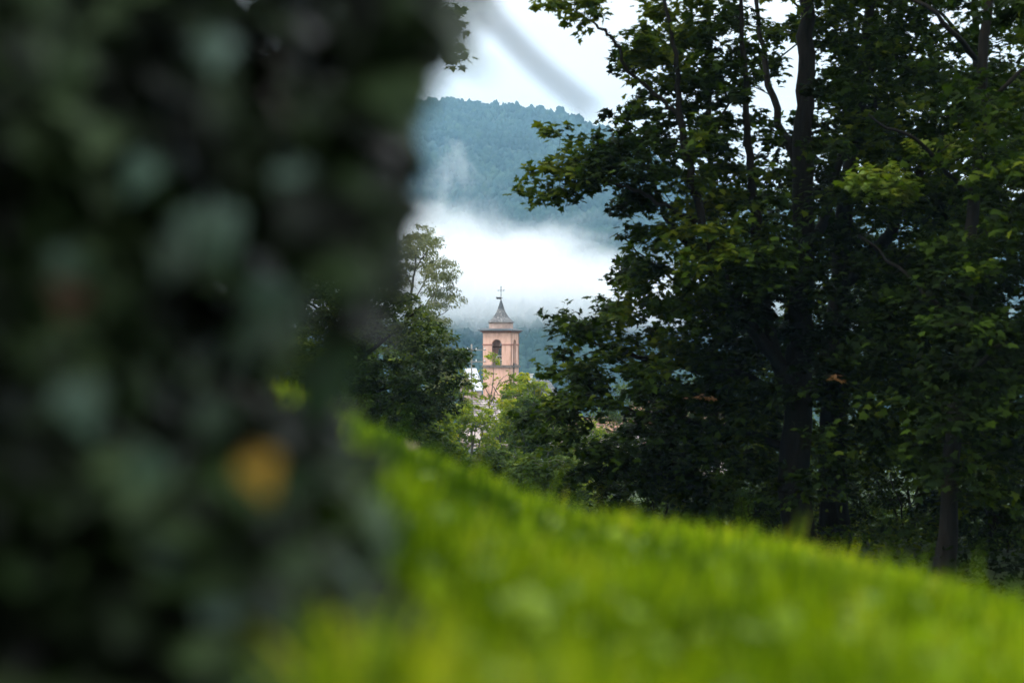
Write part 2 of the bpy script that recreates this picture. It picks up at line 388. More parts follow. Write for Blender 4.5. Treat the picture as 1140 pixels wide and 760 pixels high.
def fog_mat():
    m, N, L, out = new_mat("cloud_bank_mist")
    v = N.new("ShaderNodeVolumePrincipled"); v.inputs['Color'].default_value = (1, 1, 1, 1); v.inputs['Anisotropy'].default_value = 0.0
    tc = N.new("ShaderNodeTexCoord"); sp = N.new("ShaderNodeSeparateXYZ")
    L.new(tc.outputs['Object'], sp.inputs[0])
    mp = N.new("ShaderNodeMapping"); mp.inputs['Scale'].default_value = (0.9, 0.7, 1.4); L.new(tc.outputs['Object'], mp.inputs[0])
    no = N.new("ShaderNodeTexNoise"); no.inputs['Scale'].default_value = 0.011; no.inputs['Detail'].default_value = 7
    no.inputs['Roughness'].default_value = 0.64; no.inputs['Distortion'].default_value = 0.4
    L.new(mp.outputs[0], no.inputs['Vector'])
    # height of each point within the bank: full between 40 and 78 m, fading to nothing at 18 and 118 m
    up = N.new("ShaderNodeMapRange"); up.interpolation_type = 'SMOOTHSTEP'
    up.inputs['From Min'].default_value = -16; up.inputs['From Max'].default_value = 40
    dn = N.new("ShaderNodeMapRange"); dn.interpolation_type = 'SMOOTHSTEP'
    dn.inputs['From Min'].default_value = 116; dn.inputs['From Max'].default_value = 30
    tz = N.new('ShaderNodeMath'); tz.operation = 'MULTIPLY_ADD'; tz.inputs[1].default_value = 0.22   # the top of the bank sinks to the right
    L.new(sp.outputs['X'], tz.inputs[0]); L.new(sp.outputs['Z'], tz.inputs[2])
    L.new(sp.outputs['Z'], up.inputs['Value']); L.new(tz.outputs[0], dn.inputs['Value'])
    mu = N.new("ShaderNodeMath"); mu.operation = 'MULTIPLY'; L.new(up.outputs[0], mu.inputs[0]); L.new(dn.outputs[0], mu.inputs[1])
    # noise erodes the bank: density = clamp(profile*1.5 + noise*1.6 - 1.35)
    a = N.new("ShaderNodeMath"); a.operation = 'MULTIPLY'; a.inputs[1].default_value = 1.30; L.new(mu.outputs[0], a.inputs[0])
    b = N.new("ShaderNodeMath"); b.operation = 'MULTIPLY_ADD'; b.inputs[1].default_value = 3.8; b.inputs[2].default_value = -2.42
    L.new(no.outputs['Fac'], b.inputs[0])
    c = N.new("ShaderNodeMath"); c.operation = 'ADD'; c.use_clamp = True; L.new(a.outputs[0], c.inputs[0]); L.new(b.outputs[0], c.inputs[1])
    d = N.new("ShaderNodeMath"); d.operation = 'MULTIPLY'; d.inputs[1].default_value = 0.020; L.new(c.outputs[0], d.inputs[0])
    L.new(d.outputs[0], v.inputs['Density']); L.new(v.outputs[0], out.inputs['Volume']); return m
volume_obj("cloud_bank", (-500, 785, -22), (600, 1090, 140), fog_mat(), 'white bank of low cloud clinging to the mountain slope', 'low cloud')

# ------------------------------------------------------------------ leaves
def leaf_shape(kind):
    if kind == 'maple':      # five pointed lobes, petiole at the origin
        pts = [(0, 0), (0.22, 0.02), (0.50, -0.02), (0.36, 0.26), (0.62, 0.52), (0.32, 0.50), (0.20, 0.66), (0, 1.0)]
        c = (0, 0.34)
    elif kind == 'ivy':
        pts = [(0, 0.05), (0.28, -0.06), (0.52, 0.18), (0.36, 0.42), (0.26, 0.62), (0, 1.0)]
        c = (0, 0.35)
    elif kind == 'oval':
        pts = [(0, 0), (0.24, 0.28), (0.24, 0.62), (0, 1.0)]
        c = (0, 0.45)
    elif kind == 'round':
        pts = [(0, 0), (0.34, 0.14), (0.46, 0.5), (0.32, 0.85), (0, 1.0)]
        c = (0, 0.5)
    elif kind == 'slim':
        return np.array([(0, 0, 0), (0.17, 0.45, 0.02), (0, 1, -0.04), (-0.17, 0.45, 0.02)], float), np.array([(0, 1, 2), (0, 2, 3)])
    half = pts; mirror = [(-x, y) for x, y in half[-2:0:-1]]
    ring = half + mirror
    V = [(c[0], c[1], 0.0)] + [(x, y, -0.22 * abs(x) - 0.10 * y * y) for x, y in ring]
    V = np.array(V, float); V[0, 2] = 0.02
    n = len(ring)
    return V, np.array([(0, 1 + i, 1 + (i + 1) % n) for i in range(n)])

def leaves(pos, out_dir, size, kind, g, tilt=0.5, droop=0.35):
    """One leaf at each pos, pointing along out_dir (drooping), its face turned roughly up."""
    LV, LF = leaf_shape(kind)
    n = len(pos)
    d = out_dir + g.normal(0, 0.35, (n, 3)); d[:, 2] = d[:, 2] * 0.5 - droop
    d /= np.linalg.norm(d, axis=1)[:, None] + 1e-9
    up = np.tile([0, 0, 1.0], (n, 1)) + g.normal(0, tilt, (n, 3))
    s = np.cross(d, up); s /= np.linalg.norm(s, axis=1)[:, None] + 1e-9
    nn = np.cross(s, d)
    sz = size * g.uniform(0.45, 1.3, n)
    V = pos[:, None, :] + sz[:, None, None] * (LV[None, :, 0:1] * s[:, None] + LV[None, :, 1:2] * d[:, None] + LV[None, :, 2:3] * nn[:, None])
    Fc = (LF[None] + (np.arange(n) * len(LV))[:, None, None]).reshape(-1, 3)
    return V.reshape(-1, 3), Fc

def in_poly(px, py, poly):
    poly = np.asarray(poly, float); c = np.zeros(len(px), bool); j = len(poly) - 1
    for i in range(len(poly)):
        xi, yi = poly[i]; xj, yj = poly[j]
        c ^= ((yi > py) != (yj > py)) & (px < (xj - xi) * (py - yi) / (yj - yi + 1e-12) + xi); j = i
    return c

def sample_region(poly, d0, d1, n, g, jitter=0.0):
    """n points of a crown whose silhouette is poly, spread in depth d0..d1."""
    poly = np.asarray(poly, float); lo, hi = poly.min(0), poly.max(0); out = []
    while len(out) < n:
        q = g.uniform(lo, hi, (n * 3, 2)); q = q[in_poly(q[:, 0], q[:, 1], poly)]
        out += list(q)
    q = np.array(out[:n]); Y = g.uniform(d0, d1, n); mid = 0.5 * (d0 + d1)
    # silhouette measured at the crown's middle depth, so the crown is a real volume
    return np.stack([(q[:, 0] - 570) / F * mid, Y, (390 - q[:, 1]) / F * mid], -1)

class Tree:
    def __init__(s, name, base, label, cat, seed, group=None, bark='bark'):
        s.r = root(name, base, label, cat, group); s.g = np.random.default_rng(seed)
        s.nodes = []; s.rad = []; s.tw = MB(); s.bark = M[bark]; s.ntw = 0
    def limb(s, pts, r0, r1, name='limb', sides=9, wob=0.02, flare=False):
        q = spline(pts, 6); n = len(q); L = np.linalg.norm(q[-1] - q[0])
        q = q + s.g.normal(0, wob, q.shape) * (np.minimum(np.arange(n), 3) / 3)[:, None]
        rad = np.linspace(r0, r1, n) * (1 + s.g.normal(0, 0.04, n))
        if flare: rad[0] *= 1.5; rad[1] *= 1.2
        b = MB(); b.tube(q, rad, sides); b.build(name, s.bark, s.r, smooth=True)
        s.nodes += list(q); s.rad += list(rad)
    def grow(s, centres, spread, per, size, kind, mat, name='crown', flat=0.3, tilt=0.5, droop=0.35, sub=6, twr=0.006, ups=0.8, maxr=0.035):
        g = s.g; nodes = np.array(s.nodes); rad = np.array(s.rad)
        d = np.array([np.min(np.linalg.norm(nodes - c, axis=1)) for c in centres])
        LP, LD = [], []
        for c in np.asarray(centres)[np.argsort(d)]:
            nd = np.asarray(s.nodes); dz = nd[:, 2] - c[2]
            dist = np.linalg.norm(nd - c, axis=1) + ups * np.maximum(dz + 0.1, 0)
            k = int(np.argmin(dist)); p = nd[k]; L = np.linalg.norm(c - p)
            r0 = min(s.rad[k] * 0.75, maxr, twr + 0.007 * L)
            t = np.linspace(0, 1, 6)[:, None]
            path = p + (c - p) * t; path[:, 2] += 0.10 * L * np.sin(math.pi * t[:, 0])
            path[1:-1] += g.normal(0, 0.05 * L + 0.01, (4, 3))
            rr = np.linspace(r0, twr * 0.6, 6)
            s.tw.tube(path, rr, 4); s.nodes += list(path[1:]); s.rad += list(rr[1:])
            out = c - p; out[2] *= 0.3; out /= np.linalg.norm(out) + 1e-9
            # side twigs of the spray with leaves along them
            for j in range(sub):
                a = g.uniform(0, 2 * math.pi); dv = np.array([math.cos(a), math.sin(a), g.normal(0, flat)]) + out * 0.6
                dv /= np.linalg.norm(dv); ln = spread * g.uniform(0.5, 1.15)
                st = path[-1] * 1.0 if g.random() < 0.6 else path[-2]
                e = st + dv * ln; e[2] -= 0.12 * ln
                s.tw.tube([st, (st + e) / 2 + g.normal(0, 0.04 * ln, 3), e], [twr * 0.55, twr * 0.45, twr * 0.25], 3)
                m = max(2, int(per / sub)); tt = g.uniform(0.15, 1.05, m)[:, None] ** 0.8
                q = st + (e - st) * tt + g.normal(0, spread * 0.13, (m, 3))
                LP.append(q); LD.append(np.tile(dv, (m, 1)) + g.normal(0, 0.4, (m, 3)))
        LP = np.concatenate(LP); LD = np.concatenate(LD)
        V, Fc = leaves(LP, LD, size, kind, g, tilt, droop)
        return mesh_obj(name, V, Fc, mat, s.r)
    def done(s):
        if s.tw.n: s.tw.build('twigs', s.bark, s.r)

def PP(Y, *xy): return [P(x, y, Y + (dy[0] if dy else 0)) for x, y, *dy in xy]

# ------------------------------------------------------------------ church, houses, pole
def rotz(V, c, a):
    V = np.asarray(V, float) - c; ca, sa = math.cos(a), math.sin(a)
    return np.stack([V[:, 0] * ca - V[:, 1] * sa, V[:, 0] * sa + V[:, 1] * ca, V[:, 2]], -1) + c

def arch_wall(W, T, z0, z1, ow, oz0, spring, n=12):
    """A wall of width W, thickness T (front face at y=0), z0..z1, with a round-headed opening. Returns V, F."""
    R = ow / 2
    arc = [(R * math.cos(t), spring + R * math.sin(t)) for t in np.linspace(0, math.pi, n + 1)]
    V = []; Fc = []
    def quadface(a):   # polygon in (x,z), front and back
        i = len(V); m = len(a)
        for x, z in a: V.append((x, 0, z))
        for x, z in a: V.append((x, T, z))
        Fc.append(tuple(range(i, i + m))); Fc.append(tuple(range(i + 2 * m - 1, i + m - 1, -1)))
    quadface([(-W / 2, z0), (-R, z0), (-R, spring), (-W / 2, spring)])
    quadface([(R, z0), (W / 2, z0), (W / 2, spring), (R, spring)])
    if oz0 > z0 + 1e-3: quadface([(-R, z0), (R, z0), (R, oz0), (-R, oz0)])
    quadface([(-W / 2, spring), (-R, spring), (-W / 2, z1)])
    quadface([(W / 2, z1), (R, spring), (W / 2, spring)])
    for k in range(n):
        (xa, za), (xb, zb) = arc[k], arc[k + 1]
        ta = W / 2 - W * k / n; tb = W / 2 - W * (k + 1) / n
        quadface([(xa, za), (ta, z1), (tb, z1), (xb, zb)])
    bd = [(R, oz0), *arc, (-R, oz0)]
    for (xa, za), (xb, zb) in zip(bd, bd[1:] + bd[:1]):       # reveal
        i = len(V); V += [(xa, 0, za), (xb, 0, zb), (xb, T, zb), (xa, T, za)]; Fc.append((i, i + 1, i + 2, i + 3))
    return np.array(V), Fc

TY = 200.0
S = TY / F                       # metres per photo pixel at the tower
tc = np.array([P(557.5, 390, TY)[0] + 0.02, TY + 2.2, 0.0])
TA = math.radians(17)           # the tower turned so that its right-hand face shows
def zt(py): return (390 - py) * S
W = 31.0 * S / math.cos(TA) * 0.995
def build_tower():
    t = root('bell_tower', (tc[0], tc[1], -22), 'peach plastered church bell tower with arched belfry and stone spire', 'bell tower')
    def part(b, name, mat, smooth=False, parent=None):
        V = rotz(np.concatenate(b.v), tc, -TA)
        return mesh_obj(name, V, b.f, mat, parent or t, smooth, origin=None)
    # shaft below the belfry
    b = MB(); z0, z1 = -22, zt(409); b.box((tc[0], tc[1], (z0 + z1) / 2), (W * 0.985, W * 0.985, z1 - z0)); part(b, 'shaft', M['plaster'])
    # lower cornice
    b = MB(); b.box((tc[0], tc[1], zt(409) + .09), (W + .34, W + .34, .18)); b.box((tc[0], tc[1], zt(409) + .26), (W + .16, W + .16, .16)); part(b, 'lower_cornice', M['cornice'])
    zb = zt(409) + .34; zc = zt(370.5); spring = zt(383.5); ow = 11.6 * S
    for k in range(4):
        V, Fc = arch_wall(W if k % 2 == 0 else W - 0.9, 0.32, zb, zc, ow, zb + 0.05, spring)
        V = V + np.array([0, -W / 2, 0])
        V = rotz(V, np.zeros(3), k * math.pi / 2) + np.array([tc[0], tc[1], 0])
        b = MB(); b.add(V, Fc); w = part(b, 'belfry_wall', M['plaster'])
        # string course at the springing, broken by the opening
        for sx in (-1, 1):
            b = MB(); L = W / 2 - ow / 2 + (.05 if k % 2 == 0 else -0.005); cx = sx * (ow / 2 + L / 2)
            q = MB(); q.box((cx, -W / 2 - .02, spring), (L, .10, .17)); b.add(rotz(q.v[0], np.zeros(3), k * math.pi / 2) + np.array([tc[0], tc[1], 0]), q.f)
            part(b, 'string_course', M['plaster_brick'])
        # sill of the opening, parapet and iron rail
        q = MB(); q.box((0, -W / 2 + .12, zb + .10), (ow - .02, .42, .12))
        b = MB(); b.add(rotz(q.v[0], np.zeros(3), k * math.pi / 2) + np.array([tc[0], tc[1], 0]), q.f); part(b, 'sill', M['cornice'])
    b = MB(); b.box((tc[0], tc[1], zc - .10), (W - .92, W - .92, .2)); part(b, 'belfry_ceiling', M['interior'])
    # upper cornice, three stepped courses and slabs
    b = MB(); z = zc
    for d, h in ((.10, .16), (.30, .14)):
        b.box((tc[0], tc[1], z + h / 2), (W + 2 * d, W + 2 * d, h)); z += h
    part(b, 'cornice', M['plaster_brick'])
    b = MB(); b.box((tc[0], tc[1], z + .06), (W + 1.05, W + 1.05, .12)); z += .12
    hw = W / 2 + .52; hi_ = W / 2 - .2
    b.add([(tc[0] + sx * (hw if lv == 0 else hi_), tc[1] + sy * (hw if lv == 0 else hi_), z + lv * .22) for lv in (0, 1) for sx, sy in ((-1, -1), (1, -1), (1, 1), (-1, 1))],
          [(0, 1, 5, 4), (1, 2, 6, 5), (2, 3, 7, 6), (3, 0, 4, 7), (4, 5, 6, 7)])
    part(b, 'eaves_slab', M['lead'])
    # octagonal drum
    zd0 = z + .1; zd1 = zt(358.5)
    def ring(r, z, n=8): return [(tc[0] + r * math.cos(a), tc[1] + r * math.sin(a), z) for a in (np.arange(n) + .5) * 2 * math.pi / n]
    def loft(rs, n=8):
        V = []; Fc = []
        for r, z in rs: V += ring(r, z, n)
        for i in range(len(rs) - 1):
            for j in range(n):
                k = (j + 1) % n; Fc.append((i * n + j, i * n + k, (i + 1) * n + k, (i + 1) * n + j))
        Fc.append(tuple(range(n - 1, -1, -1))); Fc.append(tuple((len(rs) - 1) * n + j for j in range(n)))
        return V, Fc
    rd = 13.6 * S
    b = MB(); b.add(*loft([(rd, zd0), (rd, zd1 - .1), (rd + .12, zd1 - .06), (rd + .12, zd1)])); part(b, 'drum', M['drum'])
    # spire with a slight bell curve
    zs = [zd1, zd1 + .08, zt(352.5), zt(347), zt(341.5), zt(337)]
    rs = [rd + .22, rd + .14, 8.7 * S, 5.3 * S, 3.0 * S, 1.6 * S]
    b = MB(); b.add(*loft(list(zip(rs, zs)))); sp = part(b, 'spire', M['slate'])
    b = MB(); b.add(*loft([(3.9 * S, zt(343.8)), (3.1 * S, zt(341.0)), (1.8 * S, zt(336.8)), (.4 * S, zt(332.5))])); part(b, 'spire_cap', M['lead'])
    # finial: rod, vane and cross
    c = (tc[0], tc[1])
    b = MB(); b.tube([(c[0], c[1], zt(334)), (c[0], c[1], zt(319))], [.06, .045], 6); part(b, 'finial_rod', M['iron'])
    b = MB(); b.box((c[0] - .35, c[1], zt(331.2)), (.6, .05, .30)); b.box((c[0] - .68, c[1], zt(331.2) + .1), (.16, .05, .16)); b.box((c[0] + .1, c[1], zt(331.2)), (.2, .05, .1)); part(b, 'weather_vane', M['iron'])
    b = MB(); b.box((c[0], c[1], zt(322.5)), (.85, .05, .055)); b.box((c[0], c[1], zt(321)), (.09, .08, .85))
    for sx in (-1, 1): b.box((c[0] + sx * .45, c[1], zt(322.5)), (.07, .09, .2))
    part(b, 'cross', M['iron'])
    # bells on a beam
    b = MB(); b.box((c[0], c[1], zt(386)), (W - .95, .2, .2)); part(b, 'bell_beam', M['shutter'])
    b = MB()
    prof = [(.12, 0), (.28, -.06), (.34, -.25), (.42, -.62), (.60, -.92), (.64, -1.0)]
    V = []; Fc = []
    for r, z in prof:
        for a in np.arange(14) * 2 * math.pi / 14: V.append((c[0] + r * 1.1 * math.cos(a), c[1] + r * 1.1 * math.sin(a), zt(387.5) + z * 1.3))
    for i in range(len(prof) - 1):
        for j in range(14): Fc.append((i * 14 + j, i * 14 + (j + 1) % 14, (i + 1) * 14 + (j + 1) % 14, (i + 1) * 14 + j))
    Fc.append(tuple(range(14))); b.add(V, Fc); bell = part(b, 'bell', M['bronze'], True)
    b = MB(); b.tube([(c[0], c[1], zt(394)), (c[0], c[1], zt(402))], [.05, .09], 6); part(b, 'clapper', M['iron'])
    # belfry floor frame with pale timbers seen through the arch
    b = MB(); b.box((c[0], c[1], zb + .04), (W - .92, W - .92, .08)); part(b, 'belfry_floor', M['interior'])
    b = MB()
    for sx in (-.45, .45): b.box((c[0] + sx, c[1] - .6, zb + .75), (.12, .12, 1.3))
    b.box((c[0], c[1] - .6, zb + 1.3), (1.1, .12, .12)); b.box((c[0], c[1] - .6, zb + .7), (1.1, .10, .10)); part(b, 'bell_frame', M['white_wall'])
    # downpipe at the right rear corner
    b = MB(); b.tube([(c[0] + W / 2 + .12, c[1] - W / 2 + 1.2, zt(404)), (c[0] + W / 2 + .12, c[1] - W / 2 + 1.2, -20)], .09, 6); part(b, 'downpipe', M['lead'])
build_tower()

def house(name, c, wx, wy, z0, ze, zr, rz, wall, roof, label, cat='house', axis='x', win=(), chim=None, door=None, over=.5):
    """Gabled house centred on c: ridge along local x (axis 'x') or y."""
    c = np.array([c[0], c[1], 0.0]); t = root(name, (c[0], c[1], z0), label, cat)
    hx, hy = wx / 2, wy / 2
    def T(V): return rotz(np.asarray(V, float) + c, c, rz)
    if axis == 'x':
        V = [(-hx, -hy, z0), (hx, -hy, z0), (hx, hy, z0), (-hx, hy, z0), (-hx, -hy, ze), (hx, -hy, ze), (hx, hy, ze), (-hx, hy, ze), (-hx, 0, zr - .05), (hx, 0, zr - .05)]
        Fc = [(0, 1, 5, 4), (2, 3, 7, 6), (1, 2, 6, 9, 5), (3, 0, 4, 8, 7), (0, 3, 2, 1)]
    else:
        V = [(-hx, -hy, z0), (hx, -hy, z0), (hx, hy, z0), (-hx, hy, z0), (-hx, -hy, ze), (hx, -hy, ze), (hx, hy, ze), (-hx, hy, ze), (0, -hy, zr - .05), (0, hy, zr - .05)]
        Fc = [(0, 1, 5, 8, 4), (2, 3, 7, 9, 6), (1, 2, 6, 5), (3, 0, 4, 7), (0, 3, 2, 1)]
    mesh_obj('wall', T(V), Fc, wall, t)
    k = (zr - ze) / (hy if axis == 'x' else hx); th = .16
    for s in (-1, 1):
        if axis == 'x':
            q = [(-hx - over, 0, zr), (hx + over, 0, zr), (hx + over, s * (hy + over), ze - k * over), (-hx - over, s * (hy + over), ze - k * over)]
        else:
            q = [(0, -hy - over, zr), (0, hy + over, zr), (s * (hx + over), hy + over, ze - k * over), (s * (hx + over), -hy - over, ze - k * over)]
        q2 = [(a, b_, z + th) for a, b_, z in q]
        r = mesh_obj('roof', T(q + q2), [(0, 1, 2, 3), (7, 6, 5, 4), (0, 4, 5, 1), (1, 5, 6, 2), (2, 6, 7, 3), (3, 7, 4, 0)], roof, t)
    if chim:
        b = MB(); x, y, h = chim; b.box((c[0] + x, c[1] + y, zr + h / 2 - .4), (.7, .7, h + .8)); b.box((c[0] + x, c[1] + y, zr + h + .05), (.95, .95, .12))
        V = rotz(np.concatenate(b.v), c, rz); mesh_obj('chimney', V, b.f, wall, t)
    for (x, z, w, h) in win:
        b = MB()
        for dx, dz, ww, hh in ((-w / 2, 0, .1, h), (w / 2, 0, .1, h), (0, h / 2, w + .1, .1), (0, -h / 2, w + .1, .1), (0, 0, .07, h)):
            b.box((c[0] + x + dx, c[1] - hy - .03, z + dz), (ww, .10, hh))
        f = mesh_obj('window', rotz(np.concatenate(b.v), c, rz), b.f, M['shutter'], t)
        b = MB(); b.box((c[0] + x, c[1] - hy - .012, z), (w - .02, .03, h - .02))
        pane = mesh_obj('pane', rotz(np.concatenate(b.v), c, rz) - np.array(t['_o']), b.f, M['glass'], None); pane.parent = f
        for s in (-1, 1):
            b = MB(); b.box((c[0] + x + s * (w * .75 + .12), c[1] - hy - .05, z), (w * .5, .05, h + .1))
            mesh_obj('shutter', rotz(np.concatenate(b.v), c, rz), b.f, M['shutter'], t)
    if door:
        x, zb_, w, h = door
        b = MB(); b.box((c[0] + x, c[1] - hy - .04, zb_ + h / 2), (w, .09, h)); mesh_obj('door', rotz(np.concatenate(b.v), c, rz), b.f, M['shutter'], t)
    return t

# nave of the church, its slate roof lapping the foot of the tower
house('church_nave', (P(556, 0, 190)[0], 191), 7.5, 11, -22, zt(468), P(0, 446, 191)[2], math.radians(14), M['pink_wall'], M['slate_pink'],
      'church nave with mossy pinkish tiled roof below the bell tower', 'church', axis='x', win=((-1.5, -14, .9, 1.8), (1.8, -14, .9, 1.8)))
house('village_house', (P(593, 0, 206)[0], 208), 5.5, 9, -24, -8, P(0, 424, 208)[2], math.radians(-30), M['white_wall'], M['slate'],
      'grey roofed house just right of the bell tower', 'house', axis='y', win=((0, -10, .9, 1.3),), chim=(.6, -2, 1.0))
house('village_house', (P(524, 0, 215)[0], 216), 2.4, 2.2, -22, P(0, 430, 216)[2], P(0, 411, 216)[2], math.radians(-35), M['drum'], M['pale_roof'],
      'small house with steep white roof left of the bell tower', 'house', axis='y', win=((0, -8, .7, 1.0),), over=.3)
house('village_house', (P(652, 0, 120)[0], 124), 8.0, 7, -12, P(0, 480, 120)[2], P(0, 466, 124)[2] , math.radians(8), M['pink_wall'], M['terracotta'],
      'pink walled house glimpsed through the maple leaves', 'house', axis='x', win=((-2.2, P(0, 502, 120)[2], .9, 1.2), (1.0, P(0, 502, 120)[2], .9, 1.2)), door=(2.8, -12, 1.0, 2.1))
house('village_house', (P(760, 0, 140)[0], 142), 9.0, 7, -14, P(0, 470, 140)[2], P(0, 448, 140)[2], math.radians(-12), M['pink_wall'], M['terracotta'],
      'red roofed house deep behind the right hand wood', 'house', axis='x', win=((-2.5, -9.5, .9, 1.2), (2.2, -9.5, .9, 1.2)))
# pale retaining wall below the shrubs
def stone_wall():
    t = root('retaining_wall', (-2, 84, -12), 'pale grey rubble wall glimpsed below the valley shrubs', 'wall')
    a, b_ = P(470, 0, 84), P(625, 0, 82)
    n = 40; g = np.random.default_rng(2); b = MB()
    for i in range(n):
        f = (i + .5) / n; c = a + (b_ - a) * f; ln = (b_[0] - a[0]) / n
        b.box((c[0], c[1], (-12 + P(0, 500, 83)[2]) / 2 + g.normal(0, .05)), (ln * 1.02, .6 + g.uniform(-.04, .04), 12 + P(0, 500, 83)[2]))
    b.build('masonry', M['stone'], t)
    b = MB(); z = P(0, 500, 83)[2] + .22
    b.box(((a[0] + b_[0]) / 2, 83, z), (b_[0] - a[0] + .3, .9, .14), math.atan2(b_[1] - a[1], b_[0] - a[0])); b.build('coping', M['cornice'], t)
stone_wall()

def utility_pole():
    p = P(525, 0, 185); t = root('utility_pole', (p[0], 185, -22), 'grey utility pole with cross arms beside the tower', 'utility pole')
    b = MB(); b.tube([(p[0], 185, -22), (p[0], 185, P(0, 383, 185)[2])], [.16, .11], 8); b.build('pole', M['wood_pole'], t, True)
    for py in (389.5, 402.5):
        z = P(0, py, 185)[2]
        b = MB(); b.box((p[0] + .6, 184.85, z), (2.6, .14, .14)); a = b.build('cross_arm', M['wood_pole'], t)
        for sx in (-.5, .6, 1.7):
            b = MB(); b.tube([(p[0] + sx, 184.85, z + .07), (p[0] + sx, 184.85, z + .32)], [.07, .05], 6)
            o = mesh_obj('insulator', np.concatenate(b.v) - np.array(t['_o']), b.f, M['white_wall']); o.parent = a
    for k, (py, sx) in enumerate(((389.5, -.5), (389.5, 1.7), (402.5, -.5), (402.5, 1.7))):
        z = P(0, py, 185)[2] + .32; b = MB(); xs = np.linspace(0, 1, 14)
        x0, y0 = p[0] + sx, 184.85; x1, y1 = x0 - 42, 190 + k
        b.tube([(x0 + (x1 - x0) * f, y0 + (y1 - y0) * f, z - 4 * .9 * f * (1 - f) + 1.5 * f) for f in xs], .02, 4); b.build('wire', M['iron'], t)
utility_pole()

# ------------------------------------------------------------------ trees
def gz(x, y): return float(ground_z(x, y))

# The big maple on the right
def big_maple():
    Y = 24.0; bx = P(893, 0, Y)[0]
    T = Tree('maple_tree', (bx, Y, gz(bx, Y) - .1), 'tallest dark maple with thick upright trunk and leaves reaching left over the valley', 'tree', 11)
    zb = gz(bx, Y) - .1
    T.limb([np.array([bx + .05, Y, zb]), P(886, 560, Y), P(889, 420, Y), P(893, 280, Y), P(894, 140, Y), P(897, 20, Y), P(893, -140, Y), P(902, -330, Y)], .30, .05, 'trunk', 12, flare=True)
    T.limb(PP(Y, (887, 470), (860, 380, -.3), (846, 290, -.6), (838, 200, -.9), (830, 110, -1.2), (822, -20, -1.4)), .13, .03)
    T.limb(PP(Y, (888, 430), (835, 360, -.8), (800, 300, -1.3), (775, 220, -1.6), (757, 130, -1.8), (752, 60, -2.0), (730, -40, -2.2)), .12, .02)
    T.limb(PP(Y, (835, 362, -.8), (780, 290, -.3), (745, 245, 0), (722, 190, 0), (700, 150, .2), (690, 120, .2)), .065, .012)
    T.limb(PP(Y, (775, 248, -1.5), (740, 228, -1.4), (700, 210, -1.3), (660, 198, -1.2), (625, 192, -1.2)), .045, .012)
    T.limb(PP(Y, (757, 130, -1.8), (730, 105, -1.8), (700, 78, -1.8), (682, 45, -1.8), (668, 30, -1.8), (648, 18, -1.8), (625, 8, -1.8)), .04, .012)
    T.limb(PP(Y, (888, 450), (830, 420, .5), (770, 410, .8), (700, 395, 1.0), (650, 375, 1.2)), .09, .02)
    T.limb(PP(Y, (887, 500), (820, 480, .4), (750, 465, .6), (690, 455, .7), (640, 440, .8)), .08, .02)
    T.limb(PP(Y, (893, 300), (925, 220, 1), (948, 130, 1.6), (985, 40, 2.0), (1000, -80, 2.4)), .10, .02)
    T.limb(PP(Y, (893, 200), (860, 110, 1), (845, 20, 1.5), (820, -120, 1.8)), .08, .02)
    g = T.g
    # silhouette of the crown over the valley, traced as separate boughs
    bough = lambda poly, n, d0=-2.4, d1=1.0: sample_region(poly, Y + d0, Y + d1, n, g)
    C = [bough([(600, 195), (618, 150), (660, 140), (690, 165), (680, 205), (640, 225), (612, 232), (585, 215)], 20, -2.0, -.6),
         bough([(592, 8), (612, -12), (650, -20), (668, 8), (645, 22), (612, 18)], 5, -2.2, -1.4),
         bough([(700, 60), (720, 0), (760, -30), (830, -40), (840, 60), (800, 130), (720, 150), (690, 120), (705, 90)], 58),
         bough([(690, 150), (740, 130), (840, 120), (850, 240), (760, 260), (690, 230), (700, 190)], 62),
         bough([(695, 262), (750, 250), (860, 250), (860, 360), (760, 360), (690, 330), (702, 296)], 80),
         bough([(600, 385), (625, 352), (670, 342), (700, 330), (760, 330), (860, 350), (860, 450), (740, 455), (640, 430)], 85, -1.4, 2.0),
         bough([(600, 425), (640, 420), (740, 440), (870, 440), (880, 560), (760, 560), (640, 535), (590, 470)], 95, -1.0, 3.0)]
    T.grow(np.concatenate(C), .46, 92, .125, 'maple', M['maple'], 'crown', flat=.28, tilt=.42, droop=.3)
    C2 = [bough([(840, -40), (1000, -40), (1010, 120), (1000, 330), (860, 330)], 135, -1.6, 4.2),
          bough([(860, 330), (1010, 330), (1000, 540), (860, 540)], 80, -2.4, 3.6)]
    T.grow(np.concatenate(C2), .55, 95, .13, 'maple', M['maple'], 'crown', flat=.3, tilt=.42, droop=.3)
    C3 = bough([(700, -60), (760, -330), (900, -430), (1050, -330), (1090, -60)], 120, -4, 5)
    T.grow(C3, .8, 60, .20, 'maple', M['maple'], 'crown', flat=.3)
    for q in (bough([(925, 190), (950, 180), (1010, 205), (995, 222), (935, 212)], 8, -2.9, -2.6), bough([(1010, 150), (1060, 160), (1070, 172), (1015, 168)], 3, -2.9, -2.6)):
        T.grow(q, .38, 60, .12, 'maple', M['maple_gold'], 'yellow_leaf_spray', flat=.15, tilt=.25)
    for q in (np.array([P(785, 440, Y - 1.7)]), np.array([P(918, 418, Y - 2.6)])):
        T.grow(q, .25, 12, .11, 'maple', M['maple_rust'], 'brown_leaf_spray', flat=.15, tilt=.3)
    T.done()
big_maple()

